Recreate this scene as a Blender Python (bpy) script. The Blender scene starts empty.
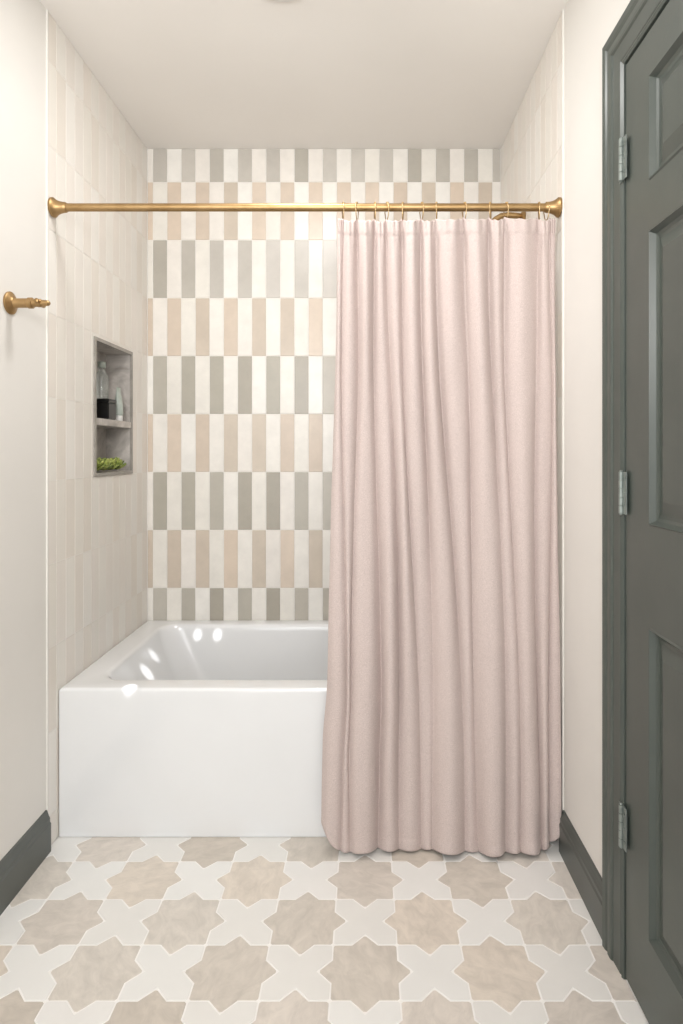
import bpy, bmesh, math, random
from mathutils import Vector, Matrix, noise
random.seed(7)
scene = bpy.context.scene
scene.view_settings.view_transform = 'Standard'

# ---------------------------------------------------------------- constants
CZ = 1.18
XL, XR = -0.94, 0.585
YB = 2.70
YT = 1.852
YN = -1.1
ZC = 2.49
RIM = 0.455

def lin(c):
    out = []
    for v in c:
        v /= 255.0
        out.append(v/12.92 if v <= 0.04045 else ((v+0.055)/1.055)**2.4)
    return (out[0], out[1], out[2], 1.0)

# ---------------------------------------------------------------- materials
def mat_base(name, col, rough=0.5, metal=0.0, coat=0.0, spec=0.5):
    m = bpy.data.materials.new(name); m.use_nodes = True
    b = m.node_tree.nodes['Principled BSDF']
    b.inputs['Base Color'].default_value = lin(col)
    b.inputs['Roughness'].default_value = rough
    b.inputs['Metallic'].default_value = metal
    b.inputs['Specular IOR Level'].default_value = spec
    if coat: b.inputs['Coat Weight'].default_value = coat
    return m, m.node_tree, b

def add_noise(nt, b, ca, cb, scale=5, detail=4, rough=0.5, lo=0.35, hi=0.65, scl=(1,1,1)):
    tc = nt.nodes.new('ShaderNodeTexCoord')
    mp = nt.nodes.new('ShaderNodeMapping'); mp.inputs['Scale'].default_value = scl
    n = nt.nodes.new('ShaderNodeTexNoise'); n.inputs['Scale'].default_value = scale
    n.inputs['Detail'].default_value = detail; n.inputs['Roughness'].default_value = rough
    r = nt.nodes.new('ShaderNodeValToRGB')
    r.color_ramp.elements[0].position = lo; r.color_ramp.elements[1].position = hi
    r.color_ramp.elements[0].color = lin(ca); r.color_ramp.elements[1].color = lin(cb)
    nt.links.new(tc.outputs['Object'], mp.inputs['Vector'])
    nt.links.new(mp.outputs['Vector'], n.inputs['Vector'])
    nt.links.new(n.outputs['Fac'], r.inputs['Fac'])
    nt.links.new(r.outputs['Color'], b.inputs['Base Color'])
    return n, r, mp

def add_bump(nt, b, scale, strength, dist=0.001, detail=3, scl=(1,1,1)):
    tc = nt.nodes.new('ShaderNodeTexCoord')
    mp = nt.nodes.new('ShaderNodeMapping'); mp.inputs['Scale'].default_value = scl
    n = nt.nodes.new('ShaderNodeTexNoise'); n.inputs['Scale'].default_value = scale
    n.inputs['Detail'].default_value = detail
    bp = nt.nodes.new('ShaderNodeBump'); bp.inputs['Strength'].default_value = strength
    bp.inputs['Distance'].default_value = dist
    nt.links.new(tc.outputs['Object'], mp.inputs['Vector'])
    nt.links.new(mp.outputs['Vector'], n.inputs['Vector'])
    nt.links.new(n.outputs['Fac'], bp.inputs['Height'])
    nt.links.new(bp.outputs['Normal'], b.inputs['Normal'])

M_paint, nt, b = mat_base('wall_paint', (226,223,218), 0.7)
add_noise(nt, b, (225,222,217), (228,225,220), 3); add_bump(nt, b, 180, 0.15)
M_ceil, nt, b = mat_base('ceiling_paint', (240,236,231), 0.8)
add_noise(nt, b, (239,235,230), (242,238,233), 2); add_bump(nt, b, 120, 0.15)
M_dark, nt, b = mat_base('green_grey_paint', (74,80,76), 0.36)
add_noise(nt, b, (71,78,73), (77,83,78), 6); add_bump(nt, b, 60, 0.1)
M_base, nt, b = mat_base('baseboard_paint', (82,86,82), 0.4)
add_noise(nt, b, (79,83,79), (86,90,86), 6); add_bump(nt, b, 60, 0.1)
M_tub, nt, b = mat_base('tub_enamel', (231,232,233), 0.14, coat=0.4)
add_noise(nt, b, (230,231,232), (233,234,235), 3)
M_brass, nt, b = mat_base('satin_brass', (172,142,100), 0.42, metal=1.0)
add_noise(nt, b, (164,134,92), (180,150,108), 25)
M_ring, nt, b = mat_base('ring_brass', (196,168,126), 0.32, metal=1.0)
add_noise(nt, b, (190,161,118), (203,176,134), 25)
M_steel, nt, b = mat_base('hinge_painted_metal', (132,140,136), 0.35, metal=0.5)
add_noise(nt, b, (124,132,128), (146,153,149), 40)
M_grout, nt, b = mat_base('wall_grout', (234,231,226), 0.85)
add_noise(nt, b, (232,229,224), (237,234,230), 30)
M_fgrout, nt, b = mat_base('floor_grout', (243,241,238), 0.9)
add_noise(nt, b, (241,239,236), (245,243,240), 25)
M_trimw, nt, b = mat_base('white_edge_trim', (228,225,219), 0.5)
add_noise(nt, b, (226,223,217), (230,227,221), 10)
M_marble, nt, b = mat_base('grey_marble', (170,163,156), 0.3)
n, r, mp = add_noise(nt, b, (150,144,138), (202,196,190), 9, 8, 0.65)
n.inputs['Distortion'].default_value = 1.2
M_frame, nt, b = mat_base('grey_stone_edge', (150,145,138), 0.35)
add_noise(nt, b, (138,133,126), (160,155,148), 22, 6, 0.6)
M_black, nt, b = mat_base('black_glass', (22,22,22), 0.3)
add_noise(nt, b, (14,14,14), (22,22,22), 20)
M_green, nt, b = mat_base('leaf_green', (130,150,60), 0.5)
add_noise(nt, b, (92,112,44), (190,200,110), 45)
M_tube, nt, b = mat_base('grey_green_tube', (168,176,168), 0.35)
add_noise(nt, b, (150,160,150), (180,188,180), 20)
M_cap, nt, b = mat_base('white_plastic', (228,227,224), 0.35)
add_noise(nt, b, (226,225,222), (232,231,228), 20)
M_glass, nt, b = mat_base('clear_glass', (235,240,238), 0.06)
b.inputs['Transmission Weight'].default_value = 0.85
add_noise(nt, b, (210,216,213), (240,244,242), 20)
M_glow, nt, b = mat_base('lamp_diffuser', (245,242,235), 0.5)
b.inputs['Emission Color'].default_value = (1,0.98,0.95,1); b.inputs['Emission Strength'].default_value = 0.7
add_noise(nt, b, (243,240,233), (248,245,240), 20)

def tile_mat(name, amt, nscale, rough, bump, lo=0.3, hi=0.7, scl=(1,1,1), dist=0.0):
    m, nt, b = mat_base(name, (220,210,200), rough)
    at = nt.nodes.new('ShaderNodeVertexColor'); at.layer_name = 'tilecol'
    tc = nt.nodes.new('ShaderNodeTexCoord')
    mp = nt.nodes.new('ShaderNodeMapping'); mp.inputs['Scale'].default_value = scl
    gm = nt.nodes.new('ShaderNodeNewGeometry')
    ml = nt.nodes.new('ShaderNodeMath'); ml.operation = 'MULTIPLY'; ml.inputs[1].default_value = 37.0
    n = nt.nodes.new('ShaderNodeTexNoise'); n.noise_dimensions = '4D'
    n.inputs['Scale'].default_value = nscale; n.inputs['Detail'].default_value = 7; n.inputs['Roughness'].default_value = 0.64
    n.inputs['Distortion'].default_value = dist
    mr = nt.nodes.new('ShaderNodeMapRange')
    mr.inputs['From Min'].default_value = lo; mr.inputs['From Max'].default_value = hi
    mr.inputs['To Min'].default_value = 1-amt; mr.inputs['To Max'].default_value = 1+amt*0.5
    vm = nt.nodes.new('ShaderNodeVectorMath'); vm.operation = 'SCALE'
    # each tile gets its own brushing direction
    vr = nt.nodes.new('ShaderNodeVectorRotate'); vr.rotation_type = 'Z_AXIS'
    ma = nt.nodes.new('ShaderNodeMath'); ma.operation = 'MULTIPLY'; ma.inputs[1].default_value = 6.283 if scl != (1,1,1) else 0.0
    nt.links.new(gm.outputs['Random Per Island'], ma.inputs[0])
    nt.links.new(tc.outputs['Object'], vr.inputs['Vector'])
    nt.links.new(ma.outputs[0], vr.inputs['Angle'])
    nt.links.new(vr.outputs['Vector'], mp.inputs['Vector'])
    nt.links.new(gm.outputs['Random Per Island'], ml.inputs[0])
    nt.links.new(ml.outputs[0], n.inputs['W'])
    nt.links.new(mp.outputs['Vector'], n.inputs['Vector'])
    nt.links.new(n.outputs['Fac'], mr.inputs['Value'])
    nt.links.new(at.outputs['Color'], vm.inputs[0])
    nt.links.new(mr.outputs['Result'], vm.inputs['Scale'])
    nt.links.new(vm.outputs['Vector'], b.inputs['Base Color'])
    bp = nt.nodes.new('ShaderNodeBump'); bp.inputs['Strength'].default_value = bump; bp.inputs['Distance'].default_value = 0.002
    nt.links.new(n.outputs['Fac'], bp.inputs['Height'])
    nt.links.new(bp.outputs['Normal'], b.inputs['Normal'])
    return m
M_wtile = tile_mat('glazed_wall_tile', 0.08, 14, 0.32, 0.12)
M_stile = tile_mat('glazed_side_wall_tile', 0.03, 8, 0.34, 0.08)
M_fstar = tile_mat('cement_star_tile', 0.15, 16, 0.5, 0.06, 0.32, 0.64, (1,1.7,1), 0.9)
M_fcross = tile_mat('cement_cross_tile', 0.03, 9, 0.5, 0.06)

# fabric
M_fab, nt, b = mat_base('pink_linen', (201,186,181), 0.95, spec=0.1)
n, r, mp = add_noise(nt, b, (186,171,166), (216,201,196), 400, 3, 0.65, 0.3, 0.7, scl=(1,1,1.4))
b.inputs['Sheen Weight'].default_value = 0.1
add_bump(nt, b, 420, 0.5, 0.001, 2, scl=(1,1,1.4))

# ---------------------------------------------------------------- helpers
def obj(name, me, mats, parent=None, smooth=False, **props):
    o = bpy.data.objects.new(name, me)
    scene.collection.objects.link(o)
    for m in (mats if isinstance(mats,(list,tuple)) else [mats]): me.materials.append(m)
    if smooth:
        for p in me.polygons: p.use_smooth = True
    if parent: o.parent = parent
    for k,v in props.items(): o[k] = v
    return o

class MB:
    """mesh builder with per-face material and colour"""
    def __init__(s): s.v=[]; s.f=[]; s.m=[]; s.c=[]
    def face(s, idx, m=0, c=None): s.f.append(idx); s.m.append(m); s.c.append(c)
    def poly(s, pts, m=0, c=None):
        k=len(s.v); s.v += [tuple(p) for p in pts]; s.face(list(range(k,k+len(pts))), m, c)
    def box(s, x0,x1,y0,y1,z0,z1, m=0, c=None):
        k=len(s.v)
        s.v += [(x0,y0,z0),(x1,y0,z0),(x1,y1,z0),(x0,y1,z0),(x0,y0,z1),(x1,y0,z1),(x1,y1,z1),(x0,y1,z1)]
        for q in ((0,3,2,1),(4,5,6,7),(0,1,5,4),(1,2,6,5),(2,3,7,6),(3,0,4,7)):
            s.face([k+i for i in q], m, c)
    def tile(s, P, u0,u1,v0,v1, h, m, c, bev=0.0012):
        # P maps (u,v,w) -> xyz, w outward
        if u1-u0 < 0.004 or v1-v0 < 0.004: return
        k=len(s.v)
        for (a,bb,cc,d,w) in ((u0,u1,v0,v1,0),(u0,u1,v0,v1,h-bev*0.6),(u0+bev,u1-bev,v0+bev,v1-bev,h)):
            s.v += [P(a,cc,w),P(bb,cc,w),P(bb,d,w),P(a,d,w)]
        for r in (0,4):
            for i in range(4):
                j=(i+1)%4
                s.face([k+r+i,k+r+j,k+r+4+j,k+r+4+i], m, c)
        s.face([k+8,k+9,k+10,k+11], m, c)
    def mesh(s, name, recalc=True):
        me = bpy.data.meshes.new(name); me.from_pydata(s.v,[],s.f)
        for p,mi in zip(me.polygons,s.m): p.material_index = mi
        if any(c is not None for c in s.c):
            ca = me.color_attributes.new('tilecol','FLOAT_COLOR','CORNER')
            for p,c in zip(me.polygons,s.c):
                cc = lin(c) if c else (0.8,0.8,0.8,1)
                for li in p.loop_indices: ca.data[li].color = cc
        if recalc:
            bm = bmesh.new(); bm.from_mesh(me); bmesh.ops.recalc_face_normals(bm, faces=bm.faces); bm.to_mesh(me); bm.free()
        me.update(); return me

def lathe(profile, seg=32, axis='Z', M=Matrix()):
    v=[]; f=[]
    for r,h in profile:
        for i in range(seg):
            a=2*math.pi*i/seg
            p=Vector((max(r,1e-5)*math.cos(a), max(r,1e-5)*math.sin(a), h))
            v.append(tuple(M @ p))
    for k in range(len(profile)-1):
        for i in range(seg):
            j=(i+1)%seg
            f.append((k*seg+i,k*seg+j,(k+1)*seg+j,(k+1)*seg+i))
    f.append(tuple(range(seg))[::-1]); f.append(tuple((len(profile)-1)*seg+i for i in range(seg)))
    me=bpy.data.meshes.new('lathe'); me.from_pydata(v,[],f)
    bm=bmesh.new(); bm.from_mesh(me); bmesh.ops.recalc_face_normals(bm, faces=bm.faces); bm.to_mesh(me); bm.free()
    return me

def tube(path, rad, seg=14, closed=False):
    v=[]; f=[]; n=len(path); path=[Vector(p) for p in path]
    up=Vector((0,1,0.01)).normalized()
    prevn=None
    for i,p in enumerate(path):
        if closed: t=(path[(i+1)%n]-path[i-1]).normalized()
        else: t=(path[min(i+1,n-1)]-path[max(i-1,0)]).normalized()
        if prevn is None:
            a = up if abs(t.dot(up))<0.9 else Vector((1,0,0))
            nn=(a-t*a.dot(t)).normalized()
        else: nn=(prevn-t*prevn.dot(t)).normalized()
        prevn=nn; bb=t.cross(nn)
        r = rad[i] if isinstance(rad,(list,tuple)) else rad
        for k in range(seg):
            a=2*math.pi*k/seg
            v.append(tuple(p+nn*math.cos(a)*r+bb*math.sin(a)*r))
    for i in range(n if closed else n-1):
        i2=(i+1)%n
        for k in range(seg):
            k2=(k+1)%seg
            f.append((i*seg+k,i*seg+k2,i2*seg+k2,i2*seg+k))
    if not closed:
        f.append(tuple(range(seg))[::-1]); f.append(tuple((n-1)*seg+k for k in range(seg)))
    me=bpy.data.meshes.new('tube'); me.from_pydata(v,[],f)
    bm=bmesh.new(); bm.from_mesh(me); bmesh.ops.recalc_face_normals(bm, faces=bm.faces); bm.to_mesh(me); bm.free()
    return me

def autosmooth(o, ang=40):
    for p in o.data.polygons: p.use_smooth=True
    bm=bmesh.new(); bm.from_mesh(o.data)
    for e in bm.edges:
        if len(e.link_faces)==2 and e.calc_face_angle(0) > math.radians(ang): e.smooth=False
    bm.to_mesh(o.data); bm.free()

def interp(tab, x):
    if x<=tab[0][0]: return tab[0][1]
    for (a,va),(b2,vb) in zip(tab,tab[1:]):
        if x<=b2:
            s=(x-a)/(b2-a); s=s*s*(3-2*s)
            return va+(vb-va)*s
    return tab[-1][1]

# ---------------------------------------------------------------- floor
h=0.1525; R=h/math.sqrt(2); RI=R*math.cos(math.pi/4)/math.cos(math.pi/8)
def pol(cx,cy,r,a): return (cx+r*math.cos(math.radians(a)), cy+r*math.sin(math.radians(a)))
star=[]
for i in range(8):
    star.append(pol(0,0,R,45*i)); star.append(pol(0,0,RI,45*i+22.5))
cross=[]
for k in range(4):
    a=90*k; cx,cy=pol(0,0,h,a)
    cross += [pol(cx,cy,R,a+225),pol(cx,cy,RI,a+202.5), pol(cx,cy,R,a+180), pol(cx,cy,RI,a+157.5)]
def offset(poly,d):
    n=len(poly); out=[]
    for i in range(n):
        p0=Vector(poly[i-1]);p1=Vector(poly[i]);p2=Vector(poly[(i+1)%n])
        e1=(p1-p0).normalized(); e2=(p2-p1).normalized()
        n1=Vector((-e1.y,e1.x)); n2=Vector((-e2.y,e2.x))
        mm=(n1+n2).normalized(); c=max(mm.dot(n1),0.35)
        out.append(tuple(p1+mm*(d/c)))
    return out
def chamfer(poly,step,d):
    out=[]; n=len(poly)
    for i,p in enumerate(poly):
        if i%step==0:
            p=Vector(p); a=Vector(poly[i-1]); b_=Vector(poly[(i+1)%n])
            out.append(tuple(p+(a-p).normalized()*d)); out.append(tuple(p+(b_-p).normalized()*d))
        else: out.append(p)
    return out
bm=bmesh.new(); cl=bm.loops.layers.float_color.new('tilecol')
starcols=[(217,209,200),(208,200,190),(221,214,206),(204,195,184),(215,208,199),(211,203,194),(218,208,196)]
whitecols=[(231,230,227),(233,232,229),(229,227,223),(232,230,227)]
x0c=0.0; y0c=1.42
for j in range(-18,5):
    for i in range(-8,6):
        cx=x0c+i*h; cy=y0c+j*h
        if cx<XL-h or cx>XR+h or cy<YN-h or cy>1.93+h: continue
        is_star=(i+j)%2==0
        P=chamfer(star,2,0.005) if is_star else chamfer(cross,4,0.004)
        NP=len(P)
        col=lin(random.choice(starcols if is_star else whitecols))
        rings=[(offset(P,0.0018),-0.004),(offset(P,0.0018),-0.0006),(offset(P,0.0023),0.0)]
        rv=[[bm.verts.new((cx+a,cy+b_,z)) for a,b_ in rg] for rg,z in rings]
        fs=[]
        for q in range(2):
            for k in range(NP):
                k2=(k+1)%NP
                fs.append(bm.faces.new((rv[q][k],rv[q][k2],rv[q+1][k2],rv[q+1][k])))
        fs.append(bm.faces.new(rv[2]))
        for f in fs:
            f.material_index=1 if is_star else 2
            for l in f.loops: l[cl]=col
for co,no in (((XL+0.002,0,0),(-1,0,0)),((XR-0.002,0,0),(1,0,0)),((0,1.915,0),(0,1,0)),((0,YN,0),(0,-1,0))):
    bmesh.ops.bisect_plane(bm, geom=bm.verts[:]+bm.edges[:]+bm.faces[:], plane_co=co, plane_no=no, clear_outer=True)
for (xa,xb,ya,yb,za,zb) in ((XL-0.12,XR+0.12,YN,YB+0.1,-0.06,-0.0010),):
    vs=[bm.verts.new(p) for p in ((xa,ya,za),(xb,ya,za),(xb,yb,za),(xa,yb,za),(xa,ya,zb),(xb,ya,zb),(xb,yb,zb),(xa,yb,zb))]
    for q in ((0,3,2,1),(4,5,6,7),(0,1,5,4),(1,2,6,5),(2,3,7,6),(3,0,4,7)):
        f=bm.faces.new([vs[i] for i in q]); f.material_index=0
        for l in f.loops: l[cl]=(0.7,0.7,0.7,1)
me=bpy.data.meshes.new('floor'); bm.to_mesh(me); bm.free()
obj('floor',me,[M_fgrout,M_fstar,M_fcross],kind='structure')

# ---------------------------------------------------------------- walls
TW=0.0611; TH=0.2505; G=0.0011; PR=0.0022   # PR: tile proud of grout
ZROW=2.346
white=[(234,230,223),(231,227,219),(236,233,227),(233,228,221)]
greyL=[(203,198,191),(193,188,180),(186,181,172),(180,175,165),(199,194,186)]
beige=[(216,201,185),(207,192,176),(204,192,177),(214,198,181),(202,189,174),(210,195,179)]
cream=[(233,229,222),(232,227,220),(234,230,224),(231,226,218)]
cream2=[(230,223,215),(231,225,218),(228,221,212),(232,226,219)]
def rows(z0,z1):
    k=-20; out=[]
    while True:
        a=ZROW+k*TH; b2=a+TH
        if a>=z1: break
        if b2>z0: out.append((k,max(a,z0),min(b2,z1)))
        k+=1
    return out
# back wall
mb=MB(); mb.box(XL-0.12,XR+0.12,YB+PR,YB+0.1,0,ZC,0)
P=lambda u,v,w:(u,YB+PR-w,v)
for k,za,zb in rows(0.35,ZC):
    i=-1
    while True:
        a=XL+0.024+i*TW; b2=a+TW
        if a>=XR: break
        aa=max(a,XL); bb=min(b2,XR)
        odd=(i%2==0)
        grey_row=(k%2==0)
        if grey_row: c=random.choice(greyL) if odd else random.choice(white)
        else: c=random.choice(beige) if not odd else random.choice(white)
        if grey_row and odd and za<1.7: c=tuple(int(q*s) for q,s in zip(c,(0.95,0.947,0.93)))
        tw=random.uniform(-0.0003,0.0003)
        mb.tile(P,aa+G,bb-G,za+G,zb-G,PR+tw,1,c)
        i+=1
obj('wall_back',mb.mesh('wall_back'),[M_grout,M_wtile],kind='structure')

NY0,NY1,NZ0,NZ1=2.168,2.52,1.094,1.582
def rect_sub(a,b,c,d):
    """subtract niche rect from tile rect (y a..b, z c..d)"""
    if b<=NY0 or a>=NY1 or d<=NZ0 or c>=NZ1: return [(a,b,c,d)]
    out=[]
    if a<NY0: out.append((a,NY0,c,d)); a=NY0
    if b>NY1: out.append((NY1,b,c,d)); b=NY1
    if c<NZ0: out.append((a,b,c,NZ0))
    if d>NZ1: out.append((a,b,NZ1,d))
    return out
# left wall
mb=MB()
mb.box(XL-0.13,XL-0.004,YN,YT,0,ZC,2)
for (a,b2,c,d) in ((YT,NY0,0,ZC),(NY1,YB+PR,0,ZC),(NY0,NY1,0,NZ0),(NY0,NY1,NZ1,ZC)):
    mb.box(XL-0.13,XL-PR,a,b2,c,d,0)
P=lambda u,v,w:(XL-PR+w,u,v)
for k,za,zb in rows(0.0,ZC):
    i=0
    while True:
        b2=YB-i*TW; a=b2-TW
        if b2<=YT+0.005: break
        aa=max(a,YT+0.004)
        c=random.choice(cream if (i+k)%2==0 else cream2)
        for (p,q,r_,s_) in rect_sub(aa,b2,za,zb):
            mb.tile(P,p+G,q-G,r_+G*0.7,s_-G*0.7,PR-0.0008,1,c,0.0008)
        i+=1
obj('wall_left',mb.mesh('wall_left'),[M_grout,M_stile,M_paint],kind='structure')
# right wall
DY0,DY1,DZ=0.66,1.394,2.042
mb=MB()
mb.box(XR+0.004,XR+0.13,DY1+0.012,YT,0,ZC,2)
mb.box(XR+0.004,XR+0.13,DY0-0.012,DY1+0.012,DZ+0.012,ZC,2)
mb.box(XR+0.004,XR+0.13,YN,DY0-0.012,0,ZC,2)
mb.box(XR+PR,XR+0.13,YT,YB+PR,0,ZC,0)
P=lambda u,v,w:(XR+PR-w,u,v)
for k,za,zb in rows(0.0,ZC):
    i=0
    while True:
        b2=YB-i*TW; a=b2-TW
        if b2<=YT+0.005: break
        aa=max(a,YT+0.004)
        c=random.choice(cream if (i+k)%2==0 else cream2)
        mb.tile(P,aa+G,b2-G,za+G*0.7,zb-G*0.7,PR-0.0008,1,c,0.0008)
        i+=1
obj('wall_right',mb.mesh('wall_right'),[M_grout,M_stile,M_paint],kind='structure')
# tile edge trims
mb=MB(); mb.box(XL-0.006,XL+0.0005,YT-0.002,YT+0.004,0,ZC)
obj('trim_1',mb.mesh('t'),M_trimw,kind='structure')
mb=MB(); mb.box(XR-0.0005,XR+0.006,YT-0.002,YT+0.004,0,ZC)
obj('trim_2',mb.mesh('t'),M_trimw,kind='structure')
# ceiling
mb=MB(); mb.box(XL-0.13,XR+0.13,YN,YB+0.1,ZC,ZC+0.06)
obj('ceiling',mb.mesh('c'),M_ceil,kind='structure')

def baseboard(name,xw,sgn,y0,y1):
    prof=[(0,0),(0.016,0),(0.016,0.082),(0.013,0.088),(0.013,0.098),(0.010,0.104),(0.007,0.112),(0.005,0.120),(0,0.122)]
    v=[];f=[];n=len(prof)
    for y in (y0,y1):
        for a,z in prof: v.append((xw+sgn*a,y,z))
    for i in range(n):
        j=(i+1)%n; f.append((i,j,n+j,n+i))
    f.append(tuple(range(n))); f.append(tuple(range(n,2*n)))
    me=bpy.data.meshes.new(name); me.from_pydata(v,[],f)
    bm=bmesh.new(); bm.from_mesh(me); bmesh.ops.recalc_face_normals(bm,faces=bm.faces); bm.to_mesh(me); bm.free()
    obj(name,me,M_base,kind='structure')
baseboard('baseboard_left',XL-0.004,1,YN,YT-0.004)
baseboard('baseboard_right',XR+0.004,-1,1.502,YT-0.004)

# ---------------------------------------------------------------- door casing
cp=[(0,0),(0,0.010),(0.006,0.013),(0.012,0.010),(0.016,0.012),(0.050,0.014),(0.054,0.018),(0.060,0.019),(0.072,0.019),(0.076,0.016),(0.084,0.020),(0.096,0.022),(0.100,0.018),(0.100,0)]
v=[];f=[];n=len(cp)
xw=XR+0.004
stations=[]
for s,t in cp:
    stations.append(((xw-t,DY1+0.004+s,0.0),(xw-t,DY1+0.004+s,DZ+0.006+s),(xw-t,DY0-0.006-s,DZ+0.006+s),(xw-t,DY0-0.006-s,0.0)))
for k in range(4):
    for st in stations: v.append(st[k])
for k in range(3):
    for i in range(n):
        j=(i+1)%n
        f.append((k*n+i,k*n+j,(k+1)*n+j,(k+1)*n+i))
f.append(tuple(range(n))); f.append(tuple(range(3*n,4*n)))
mb=MB(); mb.v=v; mb.f=f; mb.m=[0]*len(f); mb.c=[None]*len(f)
mb.box(XR+0.004,XR+0.12,DY1+0.003,DY1+0.012,0,DZ+0.012)
mb.box(XR+0.004,XR+0.12,DY0-0.012,DY0-0.003,0,DZ+0.012)
mb.box(XR+0.004,XR+0.12,DY0-0.003,DY1+0.003,DZ+0.003,DZ+0.012)
obj('trim_3',mb.mesh('casing'),M_dark,kind='structure')

# ---------------------------------------------------------------- door slab
FX=XR-0.003
mb=MB()
ycuts=[DY0,0.755,0.965,1.068,1.278,DY1]
zcuts=[0.008,0.18,0.82,1.03,1.633,1.735,1.95,DZ]
for i in range(5):
    for j in range(7):
        ya,yb=ycuts[i],ycuts[i+1]; za,zb=zcuts[j],zcuts[j+1]
        if i in (1,3) and j in (1,3,5):
            rings=[(0,0),(0.003,-0.003),(0.010,0.009),(0.016,0.012),(0.024,0.012),(0.048,0.004),(0.051,0.003)]
            k0=len(mb.v)
            for ins,dp in rings:
                mb.v += [(FX+dp,ya+ins,za+ins),(FX+dp,yb-ins,za+ins),(FX+dp,yb-ins,zb-ins),(FX+dp,ya+ins,zb-ins)]
            for q in range(len(rings)-1):
                for e in range(4):
                    e2=(e+1)%4
                    mb.face([k0+q*4+e,k0+q*4+e2,k0+q*4+4+e2,k0+q*4+4+e])
            q=len(rings)-1; mb.face([k0+q*4+e for e in range(4)])
        else:
            mb.poly([(FX,ya,za),(FX,yb,za),(FX,yb,zb),(FX,ya,zb)])
a,b2,c,d,xb=DY0,DY1,0.008,DZ,FX+0.038
mb.poly([(xb,a,c),(xb,b2,c),(xb,b2,d),(xb,a,d)])
mb.poly([(FX,a,c),(xb,a,c),(xb,a,d),(FX,a,d)]); mb.poly([(FX,b2,c),(xb,b2,c),(xb,b2,d),(FX,b2,d)])
mb.poly([(FX,a,c),(xb,a,c),(xb,b2,c),(FX,b2,c)]); mb.poly([(FX,a,d),(xb,a,d),(xb,b2,d),(FX,b2,d)])
me=mb.mesh('door',False)
bm=bmesh.new(); bm.from_mesh(me); bmesh.ops.remove_doubles(bm,verts=bm.verts,dist=0.0002); bmesh.ops.recalc_face_normals(bm,faces=bm.faces); bm.to_mesh(me); bm.free()
door=obj('door_1',me,M_dark,kind='structure')
def hinge_mesh():
    mb=MB(); hh=0.047
    mb.box(-0.0012,0.0012,-0.022,-0.003,-hh,hh)
    mb.box(-0.0012,0.0012,0.003,0.016,-hh,hh)
    seg=14
    for q in range(5):
        z0=-hh+q*0.0188+0.0005; z1=z0+0.0178
        k=len(mb.v)
        for z in (z0,z1):
            for s in range(seg):
                a=2*math.pi*s/seg; mb.v.append((-0.003+0.0055*math.cos(a),0.0055*math.sin(a),z))
        for s in range(seg):
            s2=(s+1)%seg; mb.face([k+s,k+s2,k+seg+s2,k+seg+s])
        mb.face([k+s for s in range(seg)]); mb.face([k+seg+s for s in range(seg)])
    for sg in (-1,1):
        k=len(mb.v); prof=[(0.0035,hh),(0.0042,hh+0.0015),(0.0025,hh+0.003),(0.0005,hh+0.004)]
        for r,z in prof:
            for s in range(seg):
                a=2*math.pi*s/seg; mb.v.append((-0.003+r*math.cos(a),r*math.sin(a),sg*z))
        for p in range(3):
            for s in range(seg):
                s2=(s+1)%seg; mb.face([k+p*seg+s,k+p*seg+s2,k+(p+1)*seg+s2,k+(p+1)*seg+s])
    for yy in (-0.014,):
        for zz in (-0.03,0,0.03):
            mb.box(-0.0025,-0.001,yy-0.003,yy+0.003,zz-0.003,zz+0.003)
    return mb.mesh('hinge')
hm=hinge_mesh(); hm.materials.append(M_steel)
for z in (0.346,1.089,1.832):
    o=bpy.data.objects.new('hinge',hm); scene.collection.objects.link(o); o.parent=door
    o.location=(FX-0.007,DY1+0.002,z); o['label']='grey metal butt hinge'

# ---------------------------------------------------------------- niche
mb=MB(); T=0.012; nb=XL-0.098
mb.box(nb-0.01,nb,NY0,NY1,NZ0,NZ1)
mb.box(nb,XL-0.004,NY0,NY0+T,NZ0,NZ1)
mb.box(nb,XL-0.004,NY1-T,NY1,NZ0,NZ1)
mb.box(nb,XL-0.004,NY0+T,NY1-T,NZ0,NZ0+T)
mb.box(nb,XL-0.004,NY0+T,NY1-T,NZ1-T,NZ1)
mb.box(XL-0.004,XL+0.004,NY0,NY0+T,NZ0,NZ1,1)
mb.box(XL-0.004,XL+0.004,NY1-T,NY1,NZ0,NZ1,1)
mb.box(XL-0.004,XL+0.004,NY0+T,NY1-T,NZ0,NZ0+T,1)
mb.box(XL-0.004,XL+0.004,NY0+T,NY1-T,NZ1-T,NZ1,1)
obj('wall_niche',mb.mesh('niche'),[M_marble,M_frame],kind='structure')
mb=MB(); mb.box(nb,XL+0.002,NY0+T,NY1-T,1.275,1.300)
o=obj('niche_shelf',mb.mesh('shelf'),M_marble,label='grey marble shelf slab across the recessed wall niche',category='shelf')
bv=o.modifiers.new('b','BEVEL'); bv.width=0.002; bv.segments=2

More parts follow.
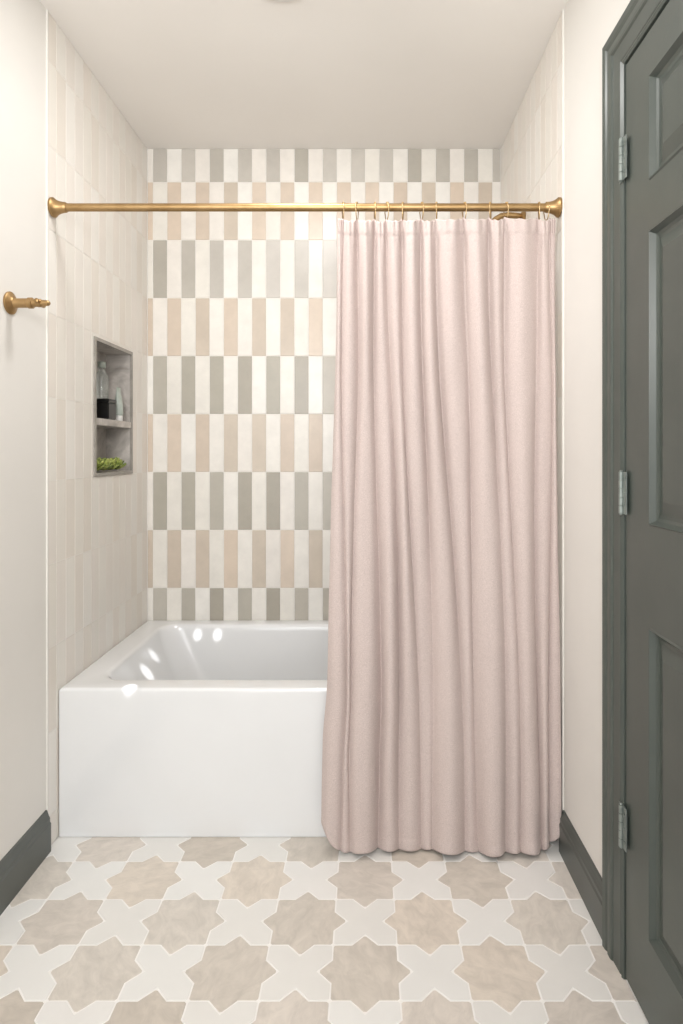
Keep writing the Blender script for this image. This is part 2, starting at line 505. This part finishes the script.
def bevbox(name,x,y,z,sx,sy,sz,mat,bw=0.004,parent=None,**kw):
    mb=MB(); mb.box(x-sx/2,x+sx/2,y-sy/2,y+sy/2,z,z+sz)
    me=mb.mesh(name); bm=bmesh.new(); bm.from_mesh(me)
    bmesh.ops.bevel(bm,geom=bm.edges[:],offset=bw,segments=3,affect='EDGES'); bm.to_mesh(me); bm.free()
    return obj(name,me,mat,parent=parent,**kw)
jar=bevbox('candle_jar',-0.968,2.320,1.300,0.062,0.072,0.062,M_black,0.003,label='square black glass candle jar with a lid on the niche shelf',category='candle')
bevbox('lid',-0.968,2.320,1.3615,0.064,0.074,0.014,M_black,0.002,parent=jar)
bt=obj('glass_bottle',lathe([(0.021,0),(0.024,0.004),(0.024,0.165),(0.022,0.175),(0.014,0.186),(0.012,0.200),(0.008,0.201)],28,M=Matrix.Translation((-1.007,2.39,1.300))),M_glass,smooth=True,label='tall clear glass bottle standing behind the black candle jar',category='bottle')
autosmooth(bt,50)
st=obj('bottle_cap',lathe([(0.0145,0.2015),(0.015,0.203),(0.015,0.222),(0.013,0.225)],24,M=Matrix.Translation((-1.007,2.39,1.300))),M_tube,parent=bt,smooth=True,label='pale grey screw cap')
autosmooth(st,50)
mb=MB(); seg=24; k=0
for z,rx,ry in ((0.022,0.015,0.015),(0.03,0.017,0.017),(0.06,0.017,0.016),(0.09,0.018,0.011),(0.12,0.019,0.004),(0.13,0.019,0.0018)):
    for s in range(seg):
        a=2*math.pi*s/seg; mb.v.append((-0.958+ry*math.cos(a),2.43+rx*math.sin(a),1.30+z))
for p in range(5):
    for s in range(seg):
        s2=(s+1)%seg; mb.face([p*seg+s,p*seg+s2,(p+1)*seg+s2,(p+1)*seg+s])
mb.face(list(range(seg))); mb.face([5*seg+s for s in range(seg)])
tb=obj('lotion_tube',mb.mesh('tube'),M_tube,smooth=True,label='pale grey-green lotion tube standing on its white cap',category='tube')
autosmooth(tb,50)
cp_=obj('cap',lathe([(0.014,0),(0.0155,0.002),(0.0155,0.020),(0.013,0.022)],24,M=Matrix.Translation((-0.958,2.43,1.300))),M_cap,parent=tb,smooth=True); autosmooth(cp_,50)
# succulent
mb=MB()
for ci in range(5):
    cy=2.275+ci*0.040; cx=-0.978+0.010*math.sin(ci*2.1)
    for ring,(nl,ln,el) in enumerate(((9,0.042,25),(8,0.040,48),(6,0.034,70))):
        for q in range(nl):
            a=2*math.pi*(q+0.5*ring)/nl+random.uniform(-.2,.2); L=ln*random.uniform(0.85,1.15); e=math.radians(el+random.uniform(-8,8))
            d=Vector((math.cos(a)*math.cos(e),math.sin(a)*math.cos(e),math.sin(e)))
            sd=Vector((-math.sin(a),math.cos(a),0)); up=d.cross(sd); up=-up if up.z<0 else up
            base=Vector((cx,cy,NZ0+T+0.006+0.004*ring))
            k=len(mb.v); pr=[(0,0.004),(0.35,0.009),(0.7,0.010),(0.9,0.006),(1.0,0.0008)]
            for t,w in pr:
                c=base+d*L*t+Vector((0,0,0.006*t*t))
                for (s1,u1) in ((-1,0),(0,-0.4),(1,0),(0,0.4)):
                    p=c+sd*w*s1+up*w*u1; p.z=max(p.z,NZ0+T+0.0005); p.x=max(p.x,nb+0.002)
                    mb.v.append(tuple(p))
            for p in range(4):
                for s in range(4):
                    s2=(s+1)%4; mb.face([k+p*4+s,k+p*4+s2,k+p*4+4+s2,k+p*4+4+s])
            mb.face([k,k+1,k+2,k+3]); mb.face([k+16,k+17,k+18,k+19])
obj('succulent',mb.mesh('succ'),M_green,smooth=True,label='low bright green leafy succulent cluster in the lower niche',category='plant')

# ---------------------------------------------------------------- bathtub
def rrect(x0,x1,y0,y1,r,z,K=10):
    pts=[]
    for (cx,cy,a0) in ((x1-r,y1-r,0),(x0+r,y1-r,90),(x0+r,y0+r,180),(x1-r,y0+r,270)):
        for k in range(K+1):
            a=math.radians(a0+90*k/K); pts.append((cx+r*math.cos(a),cy+r*math.sin(a),z))
    return pts
tx0,tx1,ty0,ty1=XL+0.0008,XR-0.0008,1.915,YB-0.002
rings=[]
for ins,z,r in ((0.0,0.001,0.005),(0.0,0.03,0.005),(0.0,0.22,0.005),(0,0.43,0.005),(0,0.4450,0.005),(0.0006,0.4490,0.0055),(0.0025,0.4525,0.0075),(0.0060,0.4549,0.010),(0.0105,0.4555,0.014)):
    rings.append(rrect(tx0+ins,tx1-ins,ty0+ins,ty1-ins,r,z))
ip=[(0.082,0.082,0.068,0.056,0.075,0.4555),(0.090,0.090,0.076,0.063,0.078,0.4532),(0.096,0.095,0.081,0.067,0.08,0.447),(0.101,0.099,0.085,0.071,0.083,0.435),
    (0.118,0.105,0.090,0.076,0.09,0.39),(0.150,0.112,0.098,0.084,0.10,0.32),(0.195,0.12,0.106,0.092,0.11,0.24),(0.245,0.13,0.116,0.102,0.12,0.165),(0.285,0.145,0.130,0.118,0.13,0.11),(0.325,0.175,0.155,0.145,0.13,0.085),(0.40,0.24,0.21,0.20,0.12,0.076)]
def cr(p0,p1,p2,p3,t):
    return tuple(0.5*((2*b_)+(-a_+c_)*t+(2*a_-5*b_+4*c_-d_)*t*t+(-a_+3*b_-3*c_+d_)*t**3) for a_,b_,c_,d_ in zip(p0,p1,p2,p3))
for i in range(len(ip)-1):
    p0=ip[max(i-1,0)];p1=ip[i];p2=ip[i+1];p3=ip[min(i+2,len(ip)-1)]
    for s in range(4):
        q=cr(p0,p1,p2,p3,s/4)
        rings.append(rrect(tx0+q[0],tx1-q[1],ty0+q[2],ty1-q[3],q[4],q[5]))
q=ip[-1]; rings.append(rrect(tx0+q[0],tx1-q[1],ty0+q[2],ty1-q[3],q[4],q[5]))
mb=MB(); n=len(rings[0])
for r_ in rings: mb.v+=r_
for k in range(len(rings)-1):
    for i in range(n):
        j=(i+1)%n; mb.face([k*n+i,k*n+j,(k+1)*n+j,(k+1)*n+i])
mb.face([(len(rings)-1)*n+i for i in range(n)])
tub=obj('bathtub',mb.mesh('tub'),M_tub,smooth=True,label='glossy white alcove bathtub with flat apron front',category='bathtub')
autosmooth(tub,35)

# ---------------------------------------------------------------- curtain rod
RY,RZ=1.876,1.914
Rx=Matrix.Rotation(math.radians(90),4,'Y')
rod=obj('curtain_rod',lathe([(0.0118,0),(0.0118,XR-XL-0.03)],28,M=Matrix.Translation((XL+0.015,RY,RZ))@Rx),M_brass,label='long satin brass shower curtain rod between alcove walls',category='curtain rod')
autosmooth(rod,40)
fp=[(0.028,0.0),(0.029,0.002),(0.029,0.006),(0.026,0.009),(0.0215,0.015),(0.0180,0.024),(0.0158,0.034),(0.0152,0.041),(0.0135,0.044)]
f1=obj('flange',lathe(fp,36,M=Matrix.Translation((XL+0.001,RY,RZ))@Rx),M_brass,parent=rod); autosmooth(f1,35)
f2=obj('flange',lathe(fp,36,M=Matrix.Translation((XR-0.001,RY,RZ))@Matrix.Rotation(math.radians(-90),4,'Y')),M_brass,parent=rod); autosmooth(f2,35)

# ---------------------------------------------------------------- shower curtain
topk=[337,343,357,375,387,403,422,437,465,491,507,540,553,559]
botk=[321,341,350,378,402,420,434,466,480,507,519,540,554,563]
NS=len(topk)-1
random.seed(3)
At=[0.010,0.026,0.034,0.020,0.030,0.034,0.024,0.036,0.032,0.022,0.034,0.018,0.006]
Ab=[0.022,0.008,0.034,0.032,0.018,0.010,0.040,0.010,0.036,0.010,0.032,0.020,0.008]
Aw=[random.uniform(0,6.28) for _ in range(NS)]
Ph=[random.uniform(0,6.28) for _ in range(NS+1)]
lo=[(0,0),(180,1),(280,1),(380,2),(480,3),(555,0),(640,0)]
ZT=1.882; ZB=0.003
Nv=340; per=36
cols=[]
for s in range(NS):
    for q in range(per): cols.append((s,q/per))
cols.append((NS-1,1.0))
verts=[];faces=[]
Nu=len(cols)
for r_ in range(Nv+1):
    t=(r_/Nv)
    w=t*t*(3-2*t)*0.6+t*0.4
    for ci,(s,fr) in enumerate(cols):
        kx0=topk[s]+(botk[s]-topk[s])*w; kx1=topk[s+1]+(botk[s+1]-topk[s+1])*w
        def wander(k,t):
            if k in (0,NS): return 0
            return 2.8*math.sin(1.7*t*math.pi+Ph[k])*min(1,t*4)
        kx0+=wander(s,t); kx1+=wander(s+1,t)
        px=kx0+(kx1-kx0)*fr
        u=(px-325)/238.0
        bow=interp(lo,t*640)*(1-min(1,max(0,u)*2))
        bow+= -1.5*math.sin(math.pi*min(1,t*1.15))*max(0,u*2-1)*(1 if t<0.87 else max(0,(1-t)/0.13))
        px+=bow
        A=At[s]+(Ab[s]-At[s])*min(1,t*1.25)
        A*=1+0.25*math.sin(2.0*t*math.pi+Aw[s])*min(1,t*3)
        pin=math.exp(-t/0.035)
        bulge=(0.5-0.5*math.cos(2*math.pi*fr))**(0.9-0.35*pin)
        A*=1-0.25*pin
        small=0.0035*math.sin(6*math.pi*fr+Aw[s])*pin
        lat=-math.sin(2*math.pi*fr)*0.085*(kx1-kx0)*min(1,0.3+t*2)
        x=(px-365+lat)/341.0
        base=1.872-0.026*min(1,max(0,t-0.05)*1.6)+0.006*math.sin(x*9+1)
        y=base-A*bulge+small
        edgef=min(1,(fr+s)/1.2)*min(1,(NS-s-fr)/1.2)
        nz=noise.noise(Vector((x*8,t*1.2,3.1)))*0.028*min(1,t*4)*edgef+noise.noise(Vector((x*26,t*2.0,8.1)))*0.007*min(1,0.25+t*3)+noise.noise(Vector((x*20,t*13,1.1)))*0.0016*min(1,t*4)
        y+=nz
        y=min(y,1.900)
        if t<0.021: y-=0.0022
        elif t<0.025: y+=0.0012
        if t>0.984: y-=0.0016
        elif t>0.981: y+=0.0008
        zt=ZT-0.016*math.sin(math.pi*fr)**0.6*(1 if 0<s<NS-1 else 0.4)+0.003*math.sin(6*math.pi*fr+Aw[s])
        ue=(x+0.126)/0.70
        zb=ZB+0.002*(1+math.sin(x*31+0.7))
        if ue<0.12: zb+=0.075*((0.12-ue)/0.12)**2.4
        if ue>0.9: zb+=0.04*((ue-0.9)/0.1)**1.5
        zb+=0.28*max(0,(base-y))
        z=zt+(zb-zt)*t
        x=min(x,XR-0.005)
        verts.append((x,y,z))
for r_ in range(Nv):
    for c in range(Nu-1):
        a=r_*Nu+c; faces.append((a,a+Nu,a+Nu+1,a+1))
me=bpy.data.meshes.new('curtain'); me.from_pydata(verts,[],faces)
cur=obj('shower_curtain',me,M_fab,smooth=True,label='dusty pink woven fabric shower curtain hanging in soft folds',category='curtain')
sm=cur.modifiers.new('s','SMOOTH'); sm.factor=0.5; sm.iterations=1
so=cur.modifiers.new('t','SOLIDIFY'); so.thickness=0.0015; so.offset=0

# rings
pts=[]
for i in range(40):
    a=2*math.pi*i/40
    pts.append((0, 0.0175*math.cos(a)*(1-0.15*(1 if math.sin(a)<0 else 0)), 0.026*math.sin(a)-0.012))
ringme=tube(pts,0.0015,8,True); ringme.materials.append(M_ring)
for p in ringme.polygons: p.use_smooth=True
rx=[343,357,375,387,403,422,437,465,491,507,540,553]
ang=[10,-12,6,18,-8,14,-10,12,-16,10,-10,12]
firstbead=lathe([(0.0005,-0.0032),(0.0024,-0.0022),(0.0034,0),(0.0024,0.0022),(0.0005,0.0032)],12); firstbead.materials.append(M_ring)
for p in firstbead.polygons: p.use_smooth=True
for px,a in zip(rx,ang):
    o=bpy.data.objects.new('curtain_ring',ringme); scene.collection.objects.link(o)
    o.location=((px-365)/335.0,RY,RZ); o.rotation_euler=(0,0,math.radians(a))
    if px==553: o.location.x=0.545
    o['label']='thin brass curtain ring looped over the rod'; o['category']='curtain ring'; o['group']='brass curtain rings on the rod'
    for q in range(3):
        bd=bpy.data.objects.new('roller_bead',firstbead); scene.collection.objects.link(bd); bd.parent=o
        aa=math.radians(90+(q-1)*28)
        bd.location=(0,0.0175*math.cos(aa),0.026*math.sin(aa)-0.012)

# ---------------------------------------------------------------- shower arm + head
sy=2.30
emp=bpy.data.objects.new('shower_fixture',None); scene.collection.objects.link(emp); emp.location=(XR,sy,2.045)
emp['label']='brass wall-mounted shower head on a curved arm'; emp['category']='shower head'
def Lp(x,y,z): return (x-XR,y-sy,z-2.045)
path=[(XR,sy,2.045),(XR-0.03,sy,2.050),(XR-0.06,sy,2.052),(XR-0.085,sy,2.048),(XR-0.105,sy,2.036),(XR-0.122,sy,2.018),(XR-0.135,sy,1.998),(XR-0.142,sy,1.985)]
arm=obj('shower_arm',tube([Lp(*p) for p in path],0.0105,16),M_brass,parent=emp,smooth=True)
fl=obj('flange',lathe([(0.028,0),(0.029,0.003),(0.022,0.008),(0.013,0.012)],28,M=Matrix.Translation(Lp(XR,sy,2.045))@Matrix.Rotation(math.radians(-90),4,'Y')),M_brass,parent=emp); autosmooth(fl,35)
dirv=Vector((-0.007,0,-0.013)).normalized()
Mh=Matrix.Translation(Lp(XR-0.141,sy,1.987))@dirv.to_track_quat('Z','Y').to_matrix().to_4x4()
sh=obj('shower_head',lathe([(0.012,0),(0.014,0.012),(0.012,0.018),(0.02,0.03),(0.05,0.042),(0.054,0.048),(0.054,0.056),(0.05,0.058)],36,M=Mh),M_brass,parent=emp); autosmooth(sh,35)

# ---------------------------------------------------------------- robe hook on painted wall
hy=1.658; hz=1.575
Mx=Matrix.Translation((XL-0.004,hy,hz))@Rx
hk=obj('robe_hook',lathe([(0.028,0),(0.030,0.002),(0.030,0.006),(0.026,0.009),(0.018,0.011),(0.0135,0.015),(0.0125,0.022),(0.0125,0.050),(0.0145,0.052),(0.0145,0.062),(0.0110,0.064),(0.0100,0.074),(0.0110,0.077),(0.0110,0.084),(0.0085,0.087),(0.0080,0.096),(0.0075,0.104),(0.004,0.108)],32,M=Mx),M_brass,label='turned brass wall hook on a round plate on the painted wall',category='hook')
autosmooth(hk,35)
cb=obj('crossbar',lathe([(0.001,-0.022),(0.0055,-0.020),(0.0065,-0.016),(0.0055,-0.010),(0.0055,0),(0.0055,0.010),(0.0065,0.016),(0.0055,0.020),(0.001,0.022)],20,M=Matrix.Translation((XL+0.078,hy,hz))@Matrix.Rotation(math.radians(80),4,'X')),M_brass,parent=hk); autosmooth(cb,35)

# ---------------------------------------------------------------- ceiling light
cx,cy=-0.235,1.71
cl_=obj('ceiling_light',lathe([(0.100,0),(0.100,-0.006),(0.092,-0.010),(0.078,-0.010),(0.076,-0.004)],48,M=Matrix.Translation((cx,cy,ZC))),M_cap,label='flush round white ceiling downlight',category='ceiling light'); autosmooth(cl_,35)
o=obj('diffuser',lathe([(0.076,-0.0105),(0.074,-0.0125),(0.04,-0.014),(0.001,-0.0145)],48,M=Matrix.Translation((cx,cy,ZC))),M_glow,parent=cl_); autosmooth(o,35)

# ---------------------------------------------------------------- lights
def area(name,loc,target,size,size_y,energy,col=(1,0.97,0.93)):
    l=bpy.data.lights.new(name,'AREA'); l.shape='RECTANGLE'; l.size=size; l.size_y=size_y; l.energy=energy; l.color=col
    o=bpy.data.objects.new(name,l); scene.collection.objects.link(o); o.location=loc
    o.rotation_euler=(Vector(target)-Vector(loc)).to_track_quat('-Z','Y').to_euler()
area('rear_fill_light',(-0.2,-1.5,1.4),(-0.1,2.5,1.5),1.6,1.8,27,(0.985,0.99,0.995))  # added broad fill from behind the camera; stands for no actual window
area('downlight',(cx,cy-0.05,ZC-0.03),(cx,cy+0.3,0),0.2,0.2,8,(1,0.99,0.975))
area('ceiling_fill_light',(-0.2,-0.15,1.75),(-0.2,1.7,2.5),0.8,0.4,17.5,(1,0.99,0.975))  # added unseen upward fill to lift the ceiling, not a vanity fixture
w=bpy.data.worlds.new('world'); scene.world=w; w.use_nodes=True
bg=w.node_tree.nodes['Background']; bg.inputs['Color'].default_value=(0.975,0.987,1,1); bg.inputs['Strength'].default_value=1.08
src=Vector((-0.35,0.9,2.35))
for tgt,e,ang_ in (((-0.724,1.927,0.4530),9,1.3),((-0.809,2.32,0.36),13,1.4),((-0.820,2.43,0.388),11,1.1),((-0.70,2.61,0.428),9,1.0),((-0.617,2.61,0.428),9,1.05)):
    l=bpy.data.lights.new('sun_glint','SPOT'); l.energy=e*34; l.spot_size=math.radians(ang_); l.spot_blend=0.8; l.shadow_soft_size=0.006
    o=bpy.data.objects.new('sun_glint',l); scene.collection.objects.link(o); o.location=src
    o.rotation_euler=(Vector(tgt)-src).to_track_quat('-Z','Y').to_euler()

# ---------------------------------------------------------------- camera
cam=bpy.data.cameras.new('camera'); co=bpy.data.objects.new('camera',cam); scene.collection.objects.link(co)
co.location=(0,0,CZ); co.rotation_euler=(math.radians(90),0,0)
cam.sensor_fit='AUTO'; cam.sensor_width=36; cam.lens=625/1024*36
cam.shift_x=-23.5/1024; cam.shift_y=-60/1024; cam.clip_start=0.02
scene.camera=co
